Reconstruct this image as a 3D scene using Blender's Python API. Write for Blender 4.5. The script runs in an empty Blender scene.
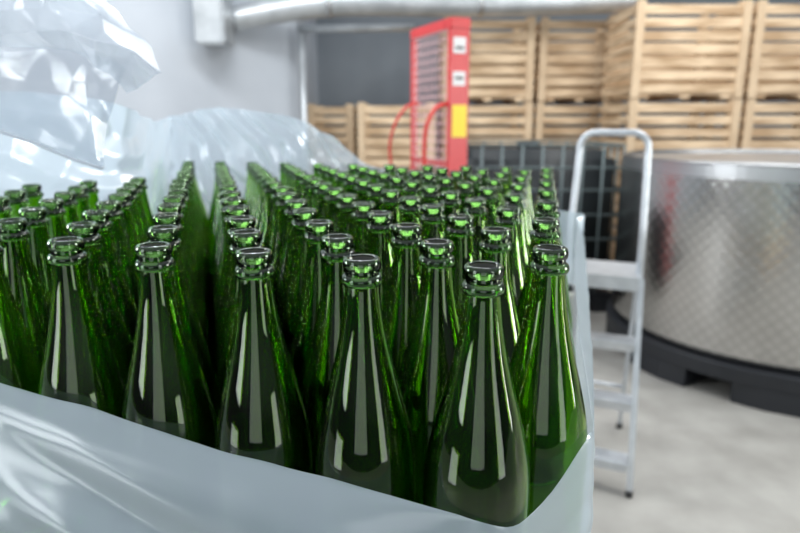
import bpy, bmesh, math, random
import numpy as np
from mathutils import Vector, Matrix, noise
random.seed(7)
C = bpy.context.scene.collection
PI = math.pi
H = 1.4; CX = 400.0; CY = 266.5; S = 0.097
# ---------------------------------------------------------------- camera fit
data = {(0,0):(484,267),(1,0):(363,257),(2,0):(252,249),(3,0):(153,243),(4,0):(65,238),
(-1,1):(545,249),(0,1):(439,242),(1,1):(338,236),(2,1):(248,230),(3,1):(161,226),(4,1):(84,220),
(-1,2):(503,231),(0,2):(409,226),(1,2):(320,219),(2,2):(241,214),
(-2,3):(547,226),(-1,3):(462,216),(0,3):(383,212),(1,3):(307,208),
(-2,4):(509,212),(-1,4):(432,206),(0,4):(358,203),(1,4):(293,200)}
def proj(p, X, Y, Z):
    f, pit = p[0]*600, p[1]
    d = Y*math.cos(pit) - Z*math.sin(pit); u = Y*math.sin(pit) + Z*math.cos(pit)
    return CX + f*X/d, CY - f*u/d
def latt(p, i, k):
    phi, gam = p[2], p[3]
    ui = (math.sin(phi-PI), math.cos(phi-PI)); a = phi-PI+gam
    uj = (math.sin(a), math.cos(a))
    return p[5]+S*(i*ui[0]+k*uj[0]), p[6]+S*(i*ui[1]+k*uj[1])
def resid(p):
    r = []
    for (i,k),(x,y) in data.items():
        X,Y = latt(p,i,k); a,b = proj(p,X,Y,-p[4]); r += [a-x, b-y]
    r += [(p[0]*600-612)/8, math.degrees(p[3]-math.radians(59))*4]
    return np.array(r)
p = np.array([1.02, math.radians(13.2), math.radians(105), math.radians(58), .104, .061, .44])
for it in range(30):
    r = resid(p); J = np.zeros((len(r),7))
    for j in range(7):
        q = p.copy(); q[j] += 1e-5; J[:,j] = (resid(q)-r)/1e-5
    p = p - np.linalg.solve(J.T@J+1e-6*np.eye(7), J.T@r)
F = p[0]*600; PIT = p[1]; PHI = p[2]; GAM = p[3]; HT = p[4]
cp, sp = math.cos(PIT), math.sin(PIT)
def P(px, py, Y):
    r = (px-CX)/F; u = (CY-py)/F
    t = Y/(cp+u*sp)
    return Vector((r*t, Y, H+(-sp+u*cp)*t))
def PZ(px, py, z):
    r = (px-CX)/F; u = (CY-py)/F
    t = (z-H)/(-sp+u*cp)
    return Vector((r*t, (cp+u*sp)*t, z))
def zat(Y, py):
    k = (CY-py)/F
    return H + Y*(k*cp-sp)/(cp+k*sp)
def pxl(v):
    d = v[1]*cp-(v[2]-H)*sp; u = v[1]*sp+(v[2]-H)*cp
    return CX+F*v[0]/d, CY-F*u/d
E1 = Vector((math.sin(PHI), math.cos(PHI), 0)); E2 = Vector((-E1.y, E1.x, 0))
O = Vector((p[5], p[6], 0))
ZT = H-HT; BH = 0.31; ZB = ZT-BH
# ---------------------------------------------------------------- materials
def mat(name, col, rough=.5, metal=0, **kw):
    m = bpy.data.materials.new(name); m.use_nodes = True
    b = m.node_tree.nodes['Principled BSDF']
    b.inputs['Base Color'].default_value = (*col, 1); b.inputs['Roughness'].default_value = rough
    b.inputs['Metallic'].default_value = metal
    for k, v in kw.items(): b.inputs[k.replace('_',' ')].default_value = v
    return m
def noisy(name, c1, c2, scale=5, rough=.6, metal=0, bump=0, stretch=(1,1,1), detail=4, lo=.3, hi=.7):
    m = mat(name, c1, rough, metal); nt = m.node_tree; b = nt.nodes['Principled BSDF']
    tc = nt.nodes.new('ShaderNodeTexCoord'); mp = nt.nodes.new('ShaderNodeMapping'); mp.inputs['Scale'].default_value = stretch
    n = nt.nodes.new('ShaderNodeTexNoise'); n.inputs['Scale'].default_value = scale; n.inputs['Detail'].default_value = detail
    r = nt.nodes.new('ShaderNodeValToRGB'); r.color_ramp.elements[0].color = (*c1,1); r.color_ramp.elements[1].color = (*c2,1)
    r.color_ramp.elements[0].position = lo; r.color_ramp.elements[1].position = hi
    nt.links.new(tc.outputs['Object'], mp.inputs[0]); nt.links.new(mp.outputs[0], n.inputs['Vector'])
    nt.links.new(n.outputs['Fac'], r.inputs[0]); nt.links.new(r.outputs[0], b.inputs['Base Color'])
    if bump:
        bp = nt.nodes.new('ShaderNodeBump'); bp.inputs['Strength'].default_value = bump; bp.inputs['Distance'].default_value = .01
        nt.links.new(n.outputs['Fac'], bp.inputs['Height']); nt.links.new(bp.outputs[0], b.inputs['Normal'])
    return m
def glass_mat(name, col):
    m = mat(name, col, 0.0); b = m.node_tree.nodes['Principled BSDF']
    b.inputs['Transmission Weight'].default_value = 1.0; b.inputs['IOR'].default_value = 1.52
    return m
def film_mat(name, transp=.25, col=(.80,.87,.93), rough=.2, bs=.35, cap=.35, nsc=14, base=.04):
    m = bpy.data.materials.new(name); m.use_nodes = True; nt = m.node_tree; nt.nodes.clear(); L = nt.links.new
    o = nt.nodes.new('ShaderNodeOutputMaterial')
    d = nt.nodes.new('ShaderNodeBsdfDiffuse'); d.inputs[0].default_value = (*col,1)
    t = nt.nodes.new('ShaderNodeBsdfTranslucent'); t.inputs[0].default_value = (*col,1)
    tr = nt.nodes.new('ShaderNodeBsdfTransparent'); tr.inputs[0].default_value = (.93,.96,1,1)
    g = nt.nodes.new('ShaderNodeBsdfGlossy'); g.inputs['Roughness'].default_value = rough
    tc = nt.nodes.new('ShaderNodeTexCoord'); n = nt.nodes.new('ShaderNodeTexNoise'); n.noise_type = 'RIDGED_MULTIFRACTAL'
    n.inputs['Scale'].default_value = nsc; n.inputs['Detail'].default_value = 2; n.inputs['Distortion'].default_value = .8
    bp = nt.nodes.new('ShaderNodeBump'); bp.inputs['Strength'].default_value = bs; bp.inputs['Distance'].default_value = .004
    L(tc.outputs['Object'], n.inputs['Vector']); L(n.outputs['Fac'], bp.inputs['Height'])
    for s in (d, t, g): L(bp.outputs[0], s.inputs['Normal'])
    m1 = nt.nodes.new('ShaderNodeMixShader'); m1.inputs[0].default_value = .5; L(d.outputs[0], m1.inputs[1]); L(t.outputs[0], m1.inputs[2])
    m2 = nt.nodes.new('ShaderNodeMixShader'); m2.inputs[0].default_value = transp; L(m1.outputs[0], m2.inputs[1]); L(tr.outputs[0], m2.inputs[2])
    fr = nt.nodes.new('ShaderNodeFresnel'); fr.inputs[0].default_value = 1.45; L(bp.outputs[0], fr.inputs['Normal'])
    ad = nt.nodes.new('ShaderNodeMath'); ad.operation = 'ADD'; ad.inputs[1].default_value = base; L(fr.outputs[0], ad.inputs[0])
    mn = nt.nodes.new('ShaderNodeMath'); mn.operation = 'MINIMUM'; mn.inputs[1].default_value = cap; L(ad.outputs[0], mn.inputs[0])
    m3 = nt.nodes.new('ShaderNodeMixShader'); L(mn.outputs[0], m3.inputs[0]); L(m2.outputs[0], m3.inputs[1]); L(g.outputs[0], m3.inputs[2])
    L(m3.outputs[0], o.inputs[0]); return m
M = {}
M['glass'] = glass_mat('green_glass', (.26,.52,.028))
M['glass2'] = glass_mat('green_glass_rim', (.12,.30,.06))
M['film'] = film_mat('clear_film', .38, (.76,.90,1.0), .22, .3, .40, 5, .07)
M['film2'] = film_mat('loose_film', .52, (.70,.78,.86), .2, .25, .38, 6, .06)
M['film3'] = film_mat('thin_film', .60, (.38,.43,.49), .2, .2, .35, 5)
M['hem'] = film_mat('film_hem', .1, (.80,.86,.92), .2, .1, .4, 8)
M['wood'] = noisy('pale_wood', (.49,.33,.19), (.83,.64,.43), 6, .7, stretch=(.35,.35,2.2), bump=.05, lo=.38, hi=.62, detail=2)
M['post'] = noisy('post_wood', (.60,.44,.28), (.76,.59,.40), 5, .7, stretch=(8,8,1))
M['floor'] = noisy('concrete_floor', (.255,.245,.225), (.345,.335,.31), 4.5, .5, bump=.06, detail=12, lo=.34, hi=.66)
M['wall'] = noisy('grey_wall_paint', (.23,.26,.29), (.28,.31,.34), 1.5, .8)
M['wall2'] = noisy('light_wall_paint', (.46,.50,.55), (.54,.58,.63), 1.5, .8)
M['alu'] = noisy('brushed_aluminium', (.50,.53,.56), (.62,.65,.68), 20, .35, .6)
M['duct'] = noisy('duct_foil', (.45,.48,.50), (.62,.65,.67), 6, .4, .6)
M['red'] = noisy('red_paint', (.55,.035,.04), (.62,.05,.05), 8, .4)
M['redhose'] = mat('red_hose', (.55,.04,.03), .4)
M['black'] = mat('black_plastic', (.012,.014,.018), .5)
M['bladder'] = mat('black_tank_plastic', (.012,.017,.02), .5)
M['cage'] = mat('galvanised_tube', (.12,.155,.16), .45, .3)
M['white'] = mat('white_sticker', (.75,.75,.75), .5)
M['yellow'] = mat('yellow_sticker', (.85,.65,.04), .5)
M['ink'] = mat('dark_print', (.12,.12,.12), .6)
M['rubber'] = mat('dark_rubber', (.03,.03,.03), .7)
M['card'] = noisy('grey_card', (.42,.43,.38), (.52,.53,.48), 6, .9)
M['mesh'] = mat('pink_mesh', (.80,.52,.53), .5, .1)
def steel_mat(dim):
    m = mat('dimpled_steel' if dim else 'plain_steel', (.52,.53,.54), .34, 1.0); nt = m.node_tree; b = nt.nodes['Principled BSDF']; L = nt.links.new
    if dim:
        b.inputs['Roughness'].default_value = .2
        uv = nt.nodes.new('ShaderNodeUVMap'); uv.uv_map = 'UVMap'; sx = nt.nodes.new('ShaderNodeSeparateXYZ'); L(uv.outputs[0], sx.inputs[0])
        def mth(op, a, v=None):
            n = nt.nodes.new('ShaderNodeMath'); n.operation = op
            L(a, n.inputs[0])
            if v is not None:
                if isinstance(v, (int,float)): n.inputs[1].default_value = v
                else: L(v, n.inputs[1])
            return n.outputs[0]
        a = mth('ADD', sx.outputs[0], sx.outputs[1]); c = mth('SUBTRACT', sx.outputs[0], sx.outputs[1])
        s1 = mth('ABSOLUTE', mth('SINE', a)); s2 = mth('ABSOLUTE', mth('SINE', c))
        h = mth('POWER', mth('MULTIPLY', s1, s2), .9)
        bp = nt.nodes.new('ShaderNodeBump'); bp.inputs['Strength'].default_value = .22; bp.inputs['Distance'].default_value = .003
        L(h, bp.inputs['Height']); L(bp.outputs[0], b.inputs['Normal'])
        r = nt.nodes.new('ShaderNodeValToRGB'); r.color_ramp.elements[0].color = (.50,.49,.475,1); r.color_ramp.elements[1].color = (.60,.59,.57,1)
        L(h, r.inputs[0]); L(r.outputs[0], b.inputs['Base Color'])
    return m
M['dimple'] = steel_mat(True); M['steel'] = steel_mat(False)
# ---------------------------------------------------------------- mesh helpers
def link(name, me, parent=None):
    o = bpy.data.objects.new(name, me); C.objects.link(o)
    if parent: o.parent = parent
    return o
def fin(name, bm, m, parent=None, smooth=False):
    bmesh.ops.recalc_face_normals(bm, faces=bm.faces[:])
    me = bpy.data.meshes.new(name); bm.to_mesh(me); bm.free(); me.materials.append(m)
    if smooth:
        for f in me.polygons: f.use_smooth = True
    return link(name, me, parent)
def thing(name, label, cat, loc=(0,0,0), rz=0, group=None):
    o = link(name, None); o.location = loc; o.rotation_euler = (0,0,rz); o['label'] = label; o['category'] = cat
    if group: o['group'] = group
    return o
def tag(o, label, cat, group=None):
    o['label'] = label; o['category'] = cat
    if group: o['group'] = group
    return o
def box(bm, lo, hi, mtx=None, bev=0):
    r = bmesh.ops.create_cube(bm, size=1); vs = r['verts']
    c = [(a+b)/2 for a,b in zip(lo,hi)]; s = [abs(b-a) for a,b in zip(lo,hi)]
    for v in vs:
        v.co = Vector((v.co.x*s[0]+c[0], v.co.y*s[1]+c[1], v.co.z*s[2]+c[2]))
    if bev:
        es = list({e for v in vs for e in v.link_edges})
        g = bmesh.ops.bevel(bm, geom=es, offset=bev, segments=2, affect='EDGES'); vs = list({v for f in g['faces'] for v in f.verts} | {v for v in vs if v.is_valid})
    if mtx:
        for v in vs: v.co = mtx @ v.co
def tube(bm, pts, r, seg=12, closed=False, cap=True):
    pts = [Vector(q) for q in pts]; n = len(pts); rings = []; prev = None
    for i, q in enumerate(pts):
        a = pts[(i-1) % n] if (i > 0 or closed) else q; b = pts[(i+1) % n] if (i < n-1 or closed) else q
        t = (b-a).normalized()
        if prev is None: nn = t.orthogonal().normalized()
        else: nn = (prev - t*prev.dot(t)).normalized()
        prev = nn; bb = t.cross(nn)
        rings.append([bm.verts.new(q + r*(math.cos(2*PI*k/seg)*nn + math.sin(2*PI*k/seg)*bb)) for k in range(seg)])
    m = n if closed else n-1
    for i in range(m):
        A, B = rings[i], rings[(i+1) % n]
        for k in range(seg): bm.faces.new((A[k], A[(k+1)%seg], B[(k+1)%seg], B[k]))
    if cap and not closed: bm.faces.new(rings[0]); bm.faces.new(rings[-1])
def lathe(bm, prof, seg=40, closed=False):
    rings = []
    for r, z in prof:
        if r < 1e-6: rings.append([bm.verts.new((0,0,z))])
        else: rings.append([bm.verts.new((r*math.cos(2*PI*k/seg), r*math.sin(2*PI*k/seg), z)) for k in range(seg)])
    n = len(rings)
    for i in range(n if closed else n-1):
        A, B = rings[i], rings[(i+1)%n]
        for k in range(seg):
            k2 = (k+1)%seg
            if len(A) == 1 and len(B) == 1: continue
            if len(A) == 1: bm.faces.new((A[0], B[k2], B[k]))
            elif len(B) == 1: bm.faces.new((A[k], A[k2], B[0]))
            else: bm.faces.new((A[k], A[k2], B[k2], B[k]))
def smoothprof(pts, n):
    out = []
    for i in range(len(pts)-1):
        p0 = pts[max(i-1,0)]; p1 = pts[i]; p2 = pts[i+1]; p3 = pts[min(i+2,len(pts)-1)]
        for k in range(n):
            t = k/n
            out.append(tuple(.5*((2*b)+(-a+c)*t+(2*a-5*b+4*c-d)*t*t+(-a+3*b-3*c+d)*t**3) for a,b,c,d in zip(p0,p1,p2,p3)))
    out.append(pts[-1]); return out
def linprof(pts, n):
    out = []
    for i in range(len(pts)-1):
        for k in range(n):
            t = k/n; out.append(tuple(a+(b-a)*t for a,b in zip(pts[i],pts[i+1])))
    out.append(pts[-1]); return out
def struct(name, bm, m):
    o = fin(name, bm, m); o['kind'] = 'structure'; return o
# ---------------------------------------------------------------- setting
bm = bmesh.new(); box(bm, (-7,-3,-.1), (9,8.1,0)); struct('floor', bm, M['floor'])
bm = bmesh.new(); box(bm, (-1.6,8.0,0), (9,8.15,4.2)); struct('wall_back', bm, M['wall'])
wc = P(297,60,6.4)
bm = bmesh.new()
a = Vector((wc.x,6.4,0)); b2 = Vector((-5.5,2.6,0)); d = (b2-a).normalized(); nrm = Vector((-d.y,d.x,0))
if nrm.y < 0: nrm = -nrm
q = [a, b2, b2+nrm*.15, a+nrm*.15]
lo = [bm.verts.new(v) for v in q]; hi = [bm.verts.new(v+Vector((0,0,4.2))) for v in q]
bm.faces.new(lo); bm.faces.new(hi[::-1])
for i in range(4): bm.faces.new((lo[i], lo[(i+1)%4], hi[(i+1)%4], hi[i]))
struct('wall_left', bm, M['wall2'])
bm = bmesh.new(); box(bm, (wc.x-.15,6.45,0), (wc.x,8.0,4.2)); struct('wall_return', bm, M['wall2'])
# ---------------------------------------------------------------- film path on the rear left
tpl = [(163,166),(152,171),(135,174),(95,177),(50,180),(0,183),(-60,187),(-120,191),(-190,195)]
tp = [PZ(a,b,ZT) for a,b in tpl]
def seg_dist(q, a, b):
    ab = b-a; t = max(0, min(1, (q-a).dot(ab)/ab.length_squared)); return (q-(a+ab*t)).length
# ---------------------------------------------------------------- bottles
body = smoothprof([(.0440,BH-.25),(.0440,BH-.205),(.0437,BH-.182),(.0422,BH-.163),(.0384,BH-.143),(.0330,BH-.121),(.0270,BH-.098),(.0211,BH-.073),(.0167,BH-.049),(.0145,BH-.030),(.0140,BH-.0215)], 3)
W = .0030
outer = [(.0,.028),(.010,.026),(.022,.014),(.032,.003),(.036,.0),(.041,.003),(.0440,.010),(.0440,BH-.28)] + body + [(.0139,BH-.019),(.0137,BH-.012),(.0137,BH-.001)]
inner = [(.0108,BH-.001),(.0104,BH-.02)] + [(max(r-W,.0104), z) for r,z in reversed(body)] + [(.0410,BH-.28),(.0400,.014),(.035,.008),(.026,.018),(.012,.031),(0,.033)]
bm = bmesh.new(); lathe(bm, outer+inner, 40); 
def meshof(bm, name, m):
    o = fin(name, bm, m, None, True); me = o.data; bpy.data.objects.remove(o); return me
ME_body = meshof(bm, 'glass_body', M['glass'])
bm = bmesh.new()
rp = [(.0141,BH-.0220),(.0160,BH-.0217),(.0170,BH-.0195),(.0171,BH-.0168),(.0163,BH-.0145),(.0148,BH-.0132),(.0141,BH-.0128)]
lathe(bm, rp, 40, True); ME_col = meshof(bm, 'collar', M['glass2'])
bm = bmesh.new()
rp = [(.0141,BH-.0092),(.0150,BH-.0088),(.0155,BH-.0064),(.0154,BH-.0032),(.0146,BH-.0006),(.0128,BH+.0006),(.0112,BH-.0002),(.0109,BH-.0006),(.0139,BH-.0007)]
lathe(bm, rp, 40, True); ME_lip = meshof(bm, 'mouth_ring', M['glass2'])
ordn = ['','first','second','third','fourth','fifth','sixth','seventh','eighth','ninth','tenth','eleventh','twelfth','thirteenth','fourteenth','fifteenth','sixteenth']
NR = 14
bpos = {}
for k in range(NR):
    m = (k+1)//2; idx = 0
    for i in range(-m, 16-m):
        idx += 1
        X, Y = latt(p, i, k)
        px, py = pxl((X,Y,ZT))
        if px < -85: continue
        if px < 158 and py < np.interp(px, [a for a,b in reversed(tpl)], [b for a,b in reversed(tpl)]): continue
        if min(seg_dist(Vector((X,Y)), tp[j].xy, tp[j+1].xy) for j in range(len(tp)-1)) < .055: continue
        bpos[(k,idx)] = (X,Y)
nb = 0
for (k, idx), (X,Y) in bpos.items():
    if idx == 1: w = 'at the right end of the '
    else: w = ordn[idx] + ' from the right in the '
    rn = 'front row' if k == 0 else ('rearmost row' if k == NR-1 else ordn[k+1] + ' row from the front')
    lab = 'open green glass bottle ' + w + rn
    r = thing('bottle', lab, 'bottle', (X+random.uniform(-.001,.001), Y+random.uniform(-.001,.001), ZB), random.uniform(0,6), 'empty green bottles packed on the pallet')
    r.rotation_euler[0] = random.uniform(-.005,.005); r.rotation_euler[1] = random.uniform(-.005,.005)
    link('glass_body', ME_body, r); link('mouth_ring', ME_lip, r); link('collar', ME_col, r); nb += 1
# ---------------------------------------------------------------- load under the bottles
def loc(e1, e2, z=0): v = O + E1*e1 + E2*e2; return Vector((v.x, v.y, z))
RW = (NR-1)*S*math.sin(GAM)
def slab(bm, a0, a1, b0, b1, z0, z1):
    q = [loc(a0,b0), loc(a1,b0), loc(a1,b1), loc(a0,b1)]
    lo = [bm.verts.new((v.x,v.y,z0)) for v in q]; hi = [bm.verts.new((v.x,v.y,z1)) for v in q]
    bm.faces.new(lo[::-1]); bm.faces.new(hi)
    for i in range(4): bm.faces.new((lo[i], lo[(i+1)%4], hi[(i+1)%4], hi[i]))
bm = bmesh.new(); slab(bm, -1.15, .082, -.042, RW+.04, ZB-.006, ZB-.0005)
tag(fin('layer_pad', bm, M['card']), 'grey card layer sheet under the green bottles', 'layer sheet')
bm = bmesh.new(); slab(bm, -1.14, .04, -.038, RW+.04, .15, ZB-.0065)
tag(fin('lower_load', bm, M['card']), 'wrapped lower layers of the bottle pallet under the film', 'pallet load')
pl = thing('pallet', 'wooden pallet carrying the bottle load', 'pallet')
for j in range(6):
    bm = bmesh.new(); b0 = -.04+j*(RW+.08-.1)/5; slab(bm, -1.15, .05, b0, b0+.1, .128, .149); fin('deck_board', bm, M['wood'], pl)
for a0 in (-1.15, -.60, -.05):
    bm = bmesh.new(); slab(bm, a0, a0+.1, -.04, RW+.04, .0, .127); fin('bearer', bm, M['wood'], pl)
# ---------------------------------------------------------------- film around the pallet
def interp(t, xs, ys):
    return float(np.interp(t, xs, ys))
def tri(x): x = x/PI; return 2*abs(2*(x-math.floor(x+.5)))-1
RO = .0475
path = []   # (e1,e2,kind)
e = -.95
while e < 0: path.append((e,-RO,'f')); e += .007
for a in np.linspace(-90,-30,9): path.append((RO*math.cos(math.radians(a)), RO*math.sin(math.radians(a)), 'f'))
c2 = (S*(1-math.cos(GAM)), S*math.sin(GAM))
for t in (.14,.28,.43,.57,.71,.86): 
    ax, ay = RO*math.cos(math.radians(-30)), RO*math.sin(math.radians(-30))
    path.append((ax+c2[0]*t, ay+c2[1]*t, 'c'))
for a in np.linspace(-30,0,6): path.append((c2[0]+RO*math.cos(math.radians(a)), c2[1]+RO*math.sin(math.radians(a)), 'c'))
xr = c2[0]+RO
e = c2[1]+.008
while e < RW+.0: path.append((xr, e, 's')); e += .010
for a in np.linspace(0,90,8): path.append((xr-.05+.05*math.cos(math.radians(a)), RW+.0+.055*math.sin(math.radians(a)), 'r'))
e = xr-.06
while True:
    v = loc(e, RW+.055)
    if pxl((v.x,v.y,ZT))[0] < 176: break
    path.append((e, RW+.055, 'r')); e -= .009
pts2 = [(loc(a,b), kd) for a,b,kd in path]
last = pts2[-1][0]; seq = [Vector((last.x,last.y,0))] + [Vector((v.x,v.y,0)) for v in tp]
sm = smoothprof([tuple(v) for v in seq], 12)[1:]
pts2 += [(Vector(v), 'l') for v in sm]
n = len(pts2)
fx = [-200,-60,0,100,220,330,440,512,545,575,585]; fy = [340,367,382,410,450,478,508,530,503,458,432]
lx = [-120,-60,0,60,110,143,160,185,215,240,290,330,345,358,410,470,600]; ly = [88,88,90,94,100,112,122,112,107,109,117,136,150,164,174,200,215]
ztop = []
for v, kd in pts2:
    if kd in 'fc':
        z = 1.1
        for _ in range(8):
            z = zat(v.y, interp(pxl((v.x,v.y,z))[0], fx, fy))
        z = min(z, ZT-.03)
        zc = z; ztop.append(z)
    elif kd == 's':
        e2 = (v-O).dot(E2); ztop.append(interp(e2, [.09,.12,.16,.22,.35,.6,1.0], [zc, zc+(ZT-.14-zc)*.35, ZT-.145,ZT-.12, ZT-.105, ZT-.10, ZT-.12]))
    else:
        z = 1.3
        for _ in range(8): z = zat(v.y, interp(pxl((v.x,v.y,z))[0], lx, ly))
        ztop.append(z)
for _ in range(4): ztop = [ (ztop[max(i-1,0)]+2*ztop[i]+ztop[min(i+1,n-1)])/4 for i in range(n)]
def nz(v, s): return noise.noise(Vector(v)*s)
def ridge(v, s): return 1-abs(noise.noise(Vector(v)*s))*2
profF = [(0,0),(.003,-.001),(.008,-.004),(.014,-.010),(.021,-.020),(.027,-.034),(.033,-.055),(.038,-.085),(.040,-.13),(.036,-.22),(.030,-.34),(.026,-.5),(.024,-.66)]
profF = smoothprof(profF, 4)
bm = bmesh.new(); cols = []
for i, (v, kd) in enumerate(pts2):
    a = pts2[max(i-1,0)][0]; b = pts2[min(i+1,n-1)][0]; t = (b-a); t.z = 0; t.normalize()
    nn = Vector((t.y, -t.x, 0))   # outward (path runs anticlockwise seen from above)
    zt = ztop[i]; col = []; e1 = (v-O).dot(E1); e2 = (v-O).dot(E2)
    zt += .002*nz((v.x,v.y,0),20)
    L_ = len(profF)
    for j, (o_, dz) in enumerate(profF):
        if kd in 'rl':
            q_ = min(1, max(.05, (-.05-e1)/.2)) if kd == 'r' else 1
            u = j/(L_-1); zb = ZB+.02; z = zt + (zb-zt)*u**1.2
            out = .012*math.sin(u*5)*q_ if kd == 'r' else .02*u
            amp = (.026 if kd == 'r' else .016)*q_
            w = abs(amp*(nz((v.x,v.y,z),8)) + amp*.35*ridge((v.x+5,v.y,z),9)) + amp*.4*(1+tri(e1*38+z*30+2.5*nz((v.x,v.y,z),7)))
        else:
            z = zt + dz; u = min(1, -dz/.10)
            f_ = 1.0 if kd == 'f' else .12
            if kd == 'f' and e1 > -.1: f_ = .12+.88*min(1,max(0,-e1/.1))
            out = o_*f_ + .0005
            amp = (.0012+.015*u)*f_
            if kd in 'sc': 
                out -= .32*max(0, z-(ZT-.165)); amp = .003*u+.0005
            # long folds running nearly parallel to the edge
            fold = .42*math.sin(e1*6+(z-zt)*75+e2*15+2.2*nz((v.x,v.y,z),3)) + .30*tri(e1*11+(z-zt)*44+e2*20+1.5*nz((v.x+4,v.y,z),4))
            w = amp*(.7*nz((v.x,v.y,z),4)+fold)
            if kd in 'sc': w = abs(w)
            if kd == 'f': w = max(w, -out*.6)
        pnt = v + nn*(out+w); col.append(bm.verts.new((pnt.x,pnt.y,z)))
    cols.append(col)
for i in range(n-1):
    for j in range(len(profF)-1): bm.faces.new((cols[i][j], cols[i+1][j], cols[i+1][j+1], cols[i][j+1]))
tag(fin('plastic_wrap', bm, M['film'], None, True), 'translucent plastic wrap folded down around the open pallet of green bottles', 'plastic wrap')
# ---------------------------------------------------------------- loose sheet upper left
def sheet(name, grid, m, sub, amp, sc, parent, prof=linprof, lowl=.25, fq=1.0):
    R_ = len(grid); Cn = len(grid[0])
    pts = [[P(*g) for g in row] for row in grid]
    rows = [prof([tuple(v) for v in row], sub) for row in pts]
    full = [prof([rows[r][c] for r in range(R_)], sub) for c in range(len(rows[0]))]
    bm = bmesh.new(); V = []
    for c in range(len(full)):
        V.append([])
        fu = c/(len(full)-1); am = amp*(lowl+(1-lowl)*min(1,max(0,(fu-.3)/.5)))
        for r in range(len(full[0])):
            v = Vector(full[c][r])
            w = am*(.8*tri((v.x*40-v.z*26)*fq+1.2*nz(v,3)) + .6*tri((v.x*20+v.z*52)*fq+1.2*nz(v+Vector((4,4,4)),3)) + .22*tri((v.x*90+v.z*30)*fq+1.5*nz(v,5)))
            V[c].append(bm.verts.new(v+Vector((w*.15, w, w*.15))))
    for c in range(len(full)-1):
        for r in range(len(full[0])-1): bm.faces.new((V[c][r],V[c+1][r],V[c+1][r+1],V[c][r+1]))
    edge = [V[c][-1].co.copy() for c in range(len(full))]
    return fin(name, bm, m, parent, True), edge
ps = thing('plastic_sheet', 'crumpled clear plastic sheet bunched up above the rear left bottles', 'plastic sheet', (0,0,0))
g = [[(-150,-70,.84),(-40,-75,.80),(40,-60,.80),(70,-45,.82),(90,-30,.85)],
     [(-150,-20,.80),(-40,-25,.76),(40,-15,.76),(80,-5,.79),(112,6,.84)],
     [(-150,10,.79),(-30,12,.76),(50,8,.77),(95,16,.80),(138,36,.82)],
     [(-150,32,.82),(-20,36,.79),(60,30,.78),(118,45,.77),(166,72,.80)],
     [(-150,46,.86),(-10,46,.84),(70,50,.83),(108,74,.80),(124,94,.84)]]
sheet('gathered_fold', g, M['film2'], 22, .010, 9, ps, linprof, .4, .95)
g = [[(-150,40,.87),(-20,40,.86),(50,46,.85),(88,52,.85),(128,66,.84)],
     [(-150,75,.86),(-20,78,.85),(50,80,.85),(86,82,.84),(118,94,.85)],
     [(-150,100,.86),(-20,104,.84),(50,115,.84),(92,118,.84),(108,122,.86)],
     [(-150,110,.86),(-20,121,.84),(45,145,.84),(98,158,.84),(105,156,.85)],
     [(-150,113,.855),(-20,124,.835),(45,148,.835),(101,168,.84),(104,167,.84)]]
o_, edge = sheet('hanging_flap', g, M['film3'], 14, .004, 6, ps, linprof, .6, .6)
bm = bmesh.new(); tube(bm, [v+Vector((0,-.001,0)) for v in edge], .0018, 8); fin('hem', bm, M['hem'], ps, True)
# ---------------------------------------------------------------- stainless tank
tc = Vector((2.365,3.70,0)); TR = 1.0; TZ = .93
t = thing('steel_tank', 'round stainless steel tank with dimpled jacket behind the stepladder', 'tank', (tc.x,tc.y,.2))
bm = bmesh.new(); uvl = bm.loops.layers.uv.new('UVMap'); seg = 128
zs = [0,.02,.05,TZ]; rs = [TR-.04,TR-.012,TR,TR]
rg = [[bm.verts.new((r*math.cos(2*PI*k/seg), r*math.sin(2*PI*k/seg), z)) for k in range(seg)] for r,z in zip(rs,zs)]
for j in range(3):
    for k in range(seg):
        f = bm.faces.new((rg[j][k], rg[j][(k+1)%seg], rg[j+1][(k+1)%seg], rg[j+1][k]))
        for lp, (uu, zz) in zip(f.loops, ((k,zs[j]),(k+1,zs[j]),(k+1,zs[j+1]),(k,zs[j+1]))):
            lp[uvl].uv = (uu/seg*2*PI*TR/.034*PI/2, zz/.034*PI/2)
me = bpy.data.meshes.new('jacket'); bm.to_mesh(me); bm.free(); me.materials.append(M['dimple'])
for f in me.polygons: f.use_smooth = True
link('jacket', me, t)
bm = bmesh.new(); lathe(bm, [(TR+.001,TZ),(TR+.001,TZ+.065),(TR-.004,TZ+.07),(TR-.004,TZ)], 128, True); fin('upper_band', bm, M['steel'], t)
bm = bmesh.new(); lathe(bm, [(TR+.005*math.cos(a), TZ+.072+.005*math.sin(a)) for a in np.linspace(0,2*PI,10,endpoint=False)], 128, True); fin('rim', bm, M['steel'], t, True)
bm = bmesh.new(); lathe(bm, [(0,TZ+.062),(.3,TZ+.06),(TR-.02,TZ+.05),(TR-.02,TZ+.045),(0,TZ+.055)], 64); fin('floating_lid', bm, M['steel'], t, True)
bm = bmesh.new(); lathe(bm, [(0,.002),(TR-.05,.002),(TR-.05,.012),(0,.012)], 64); fin('bottom', bm, M['steel'], t, True)
t = thing('tank_base', 'black plastic round base under the stainless tank', 'tank base', (tc.x,tc.y,0))
bm = bmesh.new(); lathe(bm, [(0,.11),(TR-.02,.11),(TR+.02,.115),(TR+.025,.19),(TR-.005,.199),(0,.199)], 64); fin('deck', bm, M['black'], t)
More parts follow.
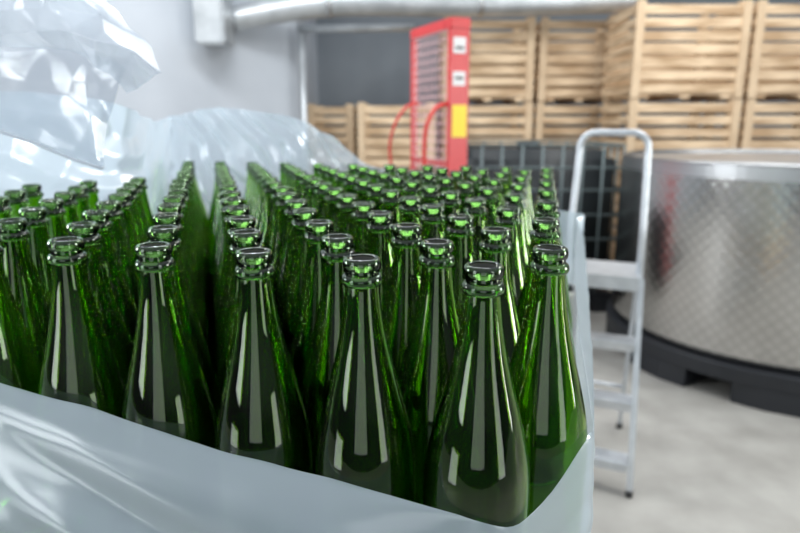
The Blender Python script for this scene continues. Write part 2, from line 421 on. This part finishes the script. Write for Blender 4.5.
for k in range(9):
    bm = bmesh.new(); a0 = 2*PI*k/9+.02; 
    q = []
    for aa, rr in ((a0-.23,.55),(a0-.23,TR),(a0-.08,TR+.02),(a0+.08,TR+.02),(a0+.23,TR),(a0+.23,.55)): q.append((rr*math.cos(aa), rr*math.sin(aa)))
    lo = [bm.verts.new((x,y,0)) for x,y in q]; hi = [bm.verts.new((x,y,.112)) for x,y in q]
    bm.faces.new(lo); bm.faces.new(hi[::-1])
    for i in range(6): bm.faces.new((lo[i], lo[(i+1)%6], hi[(i+1)%6], hi[i]))
    fin('foot', bm, M['black'], t)
# ---------------------------------------------------------------- stepladder
rf = PZ(629,495,0); th = math.radians(24)
aX = Vector((math.cos(th), -math.sin(th), 0)); hb, hp_, ht_ = .185, .150, .130
lc = rf - aX*hb
t = thing('stepladder', 'aluminium platform stepladder with tall guard hoop beside the pallet', 'stepladder', (lc.x,lc.y,0), -th)
def railbox(bm, a, b, w, d):
    a = Vector(a); b = Vector(b); z = (b-a); L_ = z.length; z.normalize(); x = Vector((1,0,0)); y = z.cross(x).normalized(); x = y.cross(z)
    mt = Matrix(((x.x,y.x,z.x,a.x),(x.y,y.y,z.y,a.y),(x.z,y.z,z.z,a.z),(0,0,0,1)))
    box(bm, (-w/2,-d/2,0), (w/2,d/2,L_), mt, .003)
for s in (-1,1):
    bm = bmesh.new(); railbox(bm, (s*hb,0,.02), (s*hp_,.24,.80), .022, .045); lg = fin('front_leg', bm, M['alu'], t)
    bm = bmesh.new(); box(bm, (s*hb-.013,-.026,0), (s*hb+.013,.026,.025), None, .004); fin('rubber_foot', bm, M['rubber'], lg)
    bm = bmesh.new(); railbox(bm, (s*.10,.56,.02), (s*(hp_-.02),.42,.79), .018, .030); lg = fin('rear_leg', bm, M['alu'], t)
    bm = bmesh.new(); box(bm, (s*.10-.013,.54,0), (s*.10+.013,.58,.025), None, .004); fin('rubber_foot', bm, M['rubber'], lg)
for z in (.12,.34,.56):
    y = .24*z/.8; hw = hb+(hp_-hb)*z/.8-.008; bm = bmesh.new(); box(bm, (-hw,y-.035,z-.012), (hw,y+.055,z+.006), None, .003); box(bm, (-hw+.004,y-.037,z-.03), (hw-.004,y-.030,z+.004))
    fin('step', bm, M['alu'], t)
bm = bmesh.new(); box(bm, (-hp_+.004,.19,.785), (hp_-.004,.46,.815), None, .004); box(bm, (-hp_+.004,.185,.76), (hp_-.004,.195,.815)); fin('platform', bm, M['alu'], t)
bm = bmesh.new(); hp = [(-(hp_-.008),.26,.74),(-(hp_-.012),.29,1.0),(-ht_,.33,1.28)]
for a in np.linspace(0,90,7): hp.append((-ht_+.06-.06*math.cos(math.radians(a)), .332, 1.30+.06*math.sin(math.radians(a))))
hp += [(-x,y,z) for x,y,z in reversed(hp)]
tube(bm, hp, .0135, 12); fin('guard_hoop', bm, M['alu'], t, True)
bm = bmesh.new(); tube(bm, [(-.11,.525,.22),(.11,.525,.22)], .009); fin('rear_brace', bm, M['alu'], t, True)
# ---------------------------------------------------------------- caged container
t = thing('caged_container', 'black plastic liquid container in a grey tube cage behind the stepladder', 'container', (1.02,5.00,0))
hx, hy = .58, .5
bm = bmesh.new(); box(bm, (-hx+.03,-hy+.03,.16), (hx-.03,hy-.03,1.20), None, .06); fin('bladder', bm, M['bladder'], t, True)
bm = bmesh.new()
for z in (.20,.38,.56,.74,.92,1.08,1.24): tube(bm, [(-hx,-hy,z),(hx,-hy,z),(hx,hy,z),(-hx,hy,z)], .010, 8, True)
for k in range(9):
    x = -hx+2*hx*k/8
    for y in (-hy,hy): tube(bm, [(x,y,.15),(x,y,1.24)], .009, 8)
for k in range(1,7):
    y = -hy+2*hy*k/7
    for x in (-hx,hx): tube(bm, [(x,y,.15),(x,y,1.24)], .009, 8)
fin('cage', bm, M['cage'], t, True)
bm = bmesh.new(); box(bm, (-hx,-hy,.11), (hx,hy,.15), None, .005)
for x in (-.5,0,.5): box(bm, (x-.07,-hy,0), (x+.07,hy,.11))
fin('pallet_base', bm, M['black'], t)
bm = bmesh.new(); lathe(bm, [(0,1.19),(.09,1.19),(.09,1.235),(.075,1.245),(0,1.245)], 24); fin('cap', bm, M['black'], t)
# ---------------------------------------------------------------- crates
def crate_proto(w, dp, h):
    parts = []
    ns = 7; sh = (h-.055)/ns
    def add(name, bm, m): parts.append(fin(name, bm, m))
    for (x0,x1,y0,y1) in ((0,w,-.0,.018),(0,w,dp-.018,dp),(0,.018,.02,dp-.02),(w-.018,w,.02,dp-.02)):
        bm = bmesh.new()
        for k in range(ns): 
            z0 = .05+k*sh; box(bm, (x0,y0,z0), (x1,y1,z0+sh*.71))
        add('slatted_side', bm, M['wood'])
    for x in (0,1):
        for y in (0,1):
            bm = bmesh.new(); px0 = .02 if x == 0 else w-.09; py0 = .02 if y == 0 else dp-.09
            box(bm, (px0,py0,.0), (px0+.07,py0+.07,h-.005)); 
            add('corner_post', bm, M['post'])
    for x in (.005, w-.075):
        bm = bmesh.new(); box(bm, (x,-.014,.005), (x+.07,0,h-.003)); add('outer_batten', bm, M['post'])
    bm = bmesh.new(); box(bm, (.02,.02,.03), (w-.02,dp-.02,.05))
    for x in (.095, w/2-.04, w-.175): box(bm, (x,.02,.0), (x+.08,dp-.02,.03))
    add('base', bm, M['wood'])
    return parts
def xs(px, Y): return P(px,60,Y).x
cols_ = [ # x0,x1,y0,depth,count,description
 (xs(306,6.95),xs(353,6.95),6.95,.75,2,'left stack by the corner pipe'),
 (xs(356,6.45),xs(436,6.45),6.45,.8,2,'stack just left of the red mast'),
 (xs(444,6.40),xs(535,6.40),6.40,.8,3,'stack just right of the red mast'),
 (xs(539,6.42),xs(626,6.42),6.42,.8,3,'stack behind the black container'),
 (xs(632,5.55),xs(746,5.55),5.55,.8,3,'stack behind the stepladder hoop and tank'),
 (xs(751,5.55),xs(868,5.55),5.55,.8,3,'rightmost stack above the tank')]
lev = {2:['lower','upper'],3:['lowest','middle','topmost']}
for (x0,x1,y0,dp,cnt,desc) in cols_:
    ch = .80; pr = crate_proto(x1-x0,dp,ch-.004)
    for k in range(cnt):
        r = thing('wooden_crate', lev[cnt][k]+' pale slatted wooden crate in the '+desc, 'crate', (x0+(random.uniform(-.008,.008)),y0,k*ch), 0, 'slatted wooden crates stacked at the back wall')
        for o_ in pr:
            if k == 0: o_.parent = r
            else:
                c = o_.copy(); C.objects.link(c); c.parent = r
# ---------------------------------------------------------------- red mast
A = P(456,100,3.75); B = P(421,100,4.2); wv = Vector((B.x-A.x,B.y-A.y,0)); wl = wv.length; wv.normalize(); ang = math.atan2(wv.y,wv.x)
t = thing('pallet_stacker', 'red lifting mast with mesh guard and stickers in front of the crates', 'lifting machine', (A.x,A.y,0), ang)
MZ = zat(3.7,17)-.06; dd = .060
bm = bmesh.new(); box(bm, (-.04,-dd,.08), (.0,-dd+.018,MZ)); box(bm, (-.04,dd-.018,.08), (.0,dd,MZ)); box(bm, (-.04,-dd+.018,.08), (-.025,dd-.018,MZ)); fin('upright', bm, M['red'], t)
bm = bmesh.new(); box(bm, (wl-.005,dd-.03,.08), (wl+.03,dd,MZ)); fin('upright', bm, M['red'], t)
bm = bmesh.new(); box(bm, (-.045,-dd-.004,MZ), (.03,dd+.004,MZ+.06), None, .006); box(bm, (.025,dd-.035,MZ), (wl+.035,dd+.004,MZ+.06), None, .006); fin('top_beam', bm, M['red'], t)
bm = bmesh.new(); box(bm, (.0,dd-.03,1.14), (wl-.005,dd-.01,1.17), None, .004); fin('cross_beam', bm, M['red'], t)
bm = bmesh.new()
for k in range(9): x = .03+k*(wl-.06)/8; tube(bm, [(x,.055,.3),(x,.055,MZ)], .0026, 6)
for k in range(32): z = .3+k*.052; tube(bm, [(.0,.058,z),(wl-.005,.058,z)], .0030, 6)
fin('mesh_guard', bm, M['mesh'], t)
def sticker(y0,y1,z0,z1,m,name='sticker',x=0):
    bm = bmesh.new(); box(bm, (-.0425-x,y0,z0), (-.0402-x,y1,z1)); return fin(name, bm, m, t)
sticker(-.035,.045,zat(A.y,54),zat(A.y,38),M['white'])
sticker(-.035,.045,zat(A.y,86),zat(A.y,72),M['white'])
sticker(-.05,.045,zat(A.y,137),zat(A.y,105),M['yellow'])
sticker(-.02,.03,zat(A.y,50),zat(A.y,47),M['ink'],'sticker_print',.0025)
sticker(-.02,.03,zat(A.y,80),zat(A.y,77),M['ink'],'sticker_print',.0025)
bm = bmesh.new(); box(bm, (-.1,-.24,.05), (.0+wl+.05,-.07,.7), None, .02); fin('body', bm, M['black'], t)
for x in (.05, wl-.17):
    bm = bmesh.new(); box(bm, (x,.085,.05), (x+.12,1.0,.09), None, .008); fin('fork', bm, M['black'], t)
for x in (-.02, wl+.02):
    bm = bmesh.new(); tube(bm, [(x-.03,-.02,.041),(x+.03,-.02,.041)], .04, 20); fin('wheel', bm, M['rubber'], t)
def hose(name, pix, r):
    bm = bmesh.new(); mi = (Matrix.Translation(t.location) @ Matrix.Rotation(ang,4,'Z')).inverted()
    q = smoothprof([tuple(mi @ P(*a)) for a in pix], 6); tube(bm, q, r, 10); return fin(name, bm, M['redhose'], t, True)
hose('hose', [(420,104,4.15),(408,106,4.1),(396,122,4.05),(390,145,4.05),(392,170,4.05),(398,200,4.05)], .010)
hose('hose', [(447,104,3.75),(436,108,3.65),(427,125,3.62),(424,150,3.62),(425,180,3.62)], .013)
# ---------------------------------------------------------------- pipes
t = thing('ventilation_duct', 'silver ventilation duct running along the top of the back wall', 'duct')
a = P(232,20,5.9); b = P(330,4,6.0); c = P(480,4,6.1); d_ = P(640,0,6.2)
bm = bmesh.new(); tube(bm, smoothprof([tuple(a),tuple(b),tuple(c),tuple(d_)], 8), .11, 20); fin('duct_pipe', bm, M['duct'], t, True)
bm = bmesh.new(); u = P(212,18,5.6); box(bm, (u.x-.13,u.y-.1,u.z-.22), (u.x+.12,u.y+.25,u.z+.9), None, .02); fin('duct_box', bm, M['duct'], t)
for q in (b, c):
    bm = bmesh.new(); tube(bm, [tuple(q-Vector((.02,0,0))), tuple(q+Vector((.02,0,0)))], .12, 20); fin('clamp', bm, M['steel'], t, True)
t = thing('conduit', 'thin grey pipe rising up the wall corner', 'pipe')
q = P(303,80,6.25); bm = bmesh.new(); tube(bm, [(q.x,q.y,0),(q.x,q.y,2.22)], .035, 16); fin('riser', bm, M['duct'], t, True)
e_ = P(414,27,6.35); bm = bmesh.new(); tube(bm, [(q.x-.03,q.y,2.26),(e_.x,q.y+.05,2.28)], .035, 12); fin('crossbar', bm, M['duct'], t, True)
# ---------------------------------------------------------------- light
w = bpy.data.worlds.new('World'); bpy.context.scene.world = w; w.use_nodes = True
nt = w.node_tree; bg = nt.nodes['Background']; bg.inputs[1].default_value = .88
tcn = nt.nodes.new('ShaderNodeTexCoord'); sx = nt.nodes.new('ShaderNodeSeparateXYZ'); rp = nt.nodes.new('ShaderNodeValToRGB')
rp.color_ramp.elements[0].position = .49; rp.color_ramp.elements[0].color = (.06,.065,.075,1)
rp.color_ramp.elements[1].position = .88; rp.color_ramp.elements[1].color = (.93,1.0,1.08,1)
mm = nt.nodes.new('ShaderNodeMapRange'); mm.inputs[1].default_value = -1; mm.inputs[2].default_value = 1
nt.links.new(tcn.outputs['Generated'], sx.inputs[0]); nt.links.new(sx.outputs[2], mm.inputs[0]); nt.links.new(mm.outputs[0], rp.inputs[0]); nt.links.new(rp.outputs[0], bg.inputs[0])
def area(name, loc_, target, sx_, sy_, e, col=(1,1,1)):
    l = bpy.data.lights.new(name,'AREA'); l.shape = 'RECTANGLE'; l.size = sx_; l.size_y = sy_; l.energy = e; l.color = col
    o = bpy.data.objects.new(name, l); C.objects.link(o); o.location = loc_
    o.rotation_euler = (Vector(target)-Vector(loc_)).to_track_quat('-Z','Y').to_euler()
for z, e in ((.5,7),(1.5,13),(2.5,14)):
    area('added_light', (-2.4,-1.0,z), (0,.8,z), .9, .7, e, (.90,.96,1))  # added panels, split in height to break up the streaks on the bottles
for z, e in ((.9,7),(2.2,13)):
    area('added_light', (2.0,-1.4,z), (0,.8,z), .7, .9, e, (.95,.98,1))  # added panels on the other side for pale bottle streaks
area('added_light', (-.3,-2.6,1.4), (0,.8,1.2), 1.6, 1.4, 10, (.92,.97,1))  # added dim panel behind the camera for broad grey reflections in the glass
area('added_light', (-3.4,1.6,1.9), (0,1.0,1.1), .7, 1.2, 74, (.93,.97,1))  # added lamp out of view, sends side glints through the bottles
area('added_light', (3.4,1.0,1.7), (0,1.0,1.1), .5, 1.2, 62, (.97,1,.97))  # added lamp outside the frame for crisp lime edges in the glass
area('added_light', (5.6,.5,1.6), (2.4,3.7,.9), .5, 2.6, 70, (1,.99,.97))  # added tall lamp that puts a bright vertical band on the tank
area('overhead_light', (.1,3.0,3.5), (.1,2.4,0), 1.2, 2.0, 22, (.98,1,1))  # added lamp without a fixture, gives white highlights on the bottle mouths
area('overhead_light', (2.4,3.6,3.7), (2.4,3.6,0), .6, 3.0, 78, (1,.985,.96))
area('overhead_light', (-1.5,3.8,3.7), (-1.5,4.5,0), 2.4, .6, 80, (.97,.99,1))
# ---------------------------------------------------------------- camera
cd = bpy.data.cameras.new('camera'); co = bpy.data.objects.new('camera', cd); C.objects.link(co)
co.location = (0,0,H); co.rotation_euler = (PI/2-PIT, 0, 0)
cd.sensor_width = 36; cd.lens = F/800*36; cd.clip_start = .02
cd.dof.use_dof = True; cd.dof.focus_distance = .50; cd.dof.aperture_fstop = 5.4
bpy.context.scene.camera = co
bpy.context.scene.view_settings.view_transform = 'Standard'
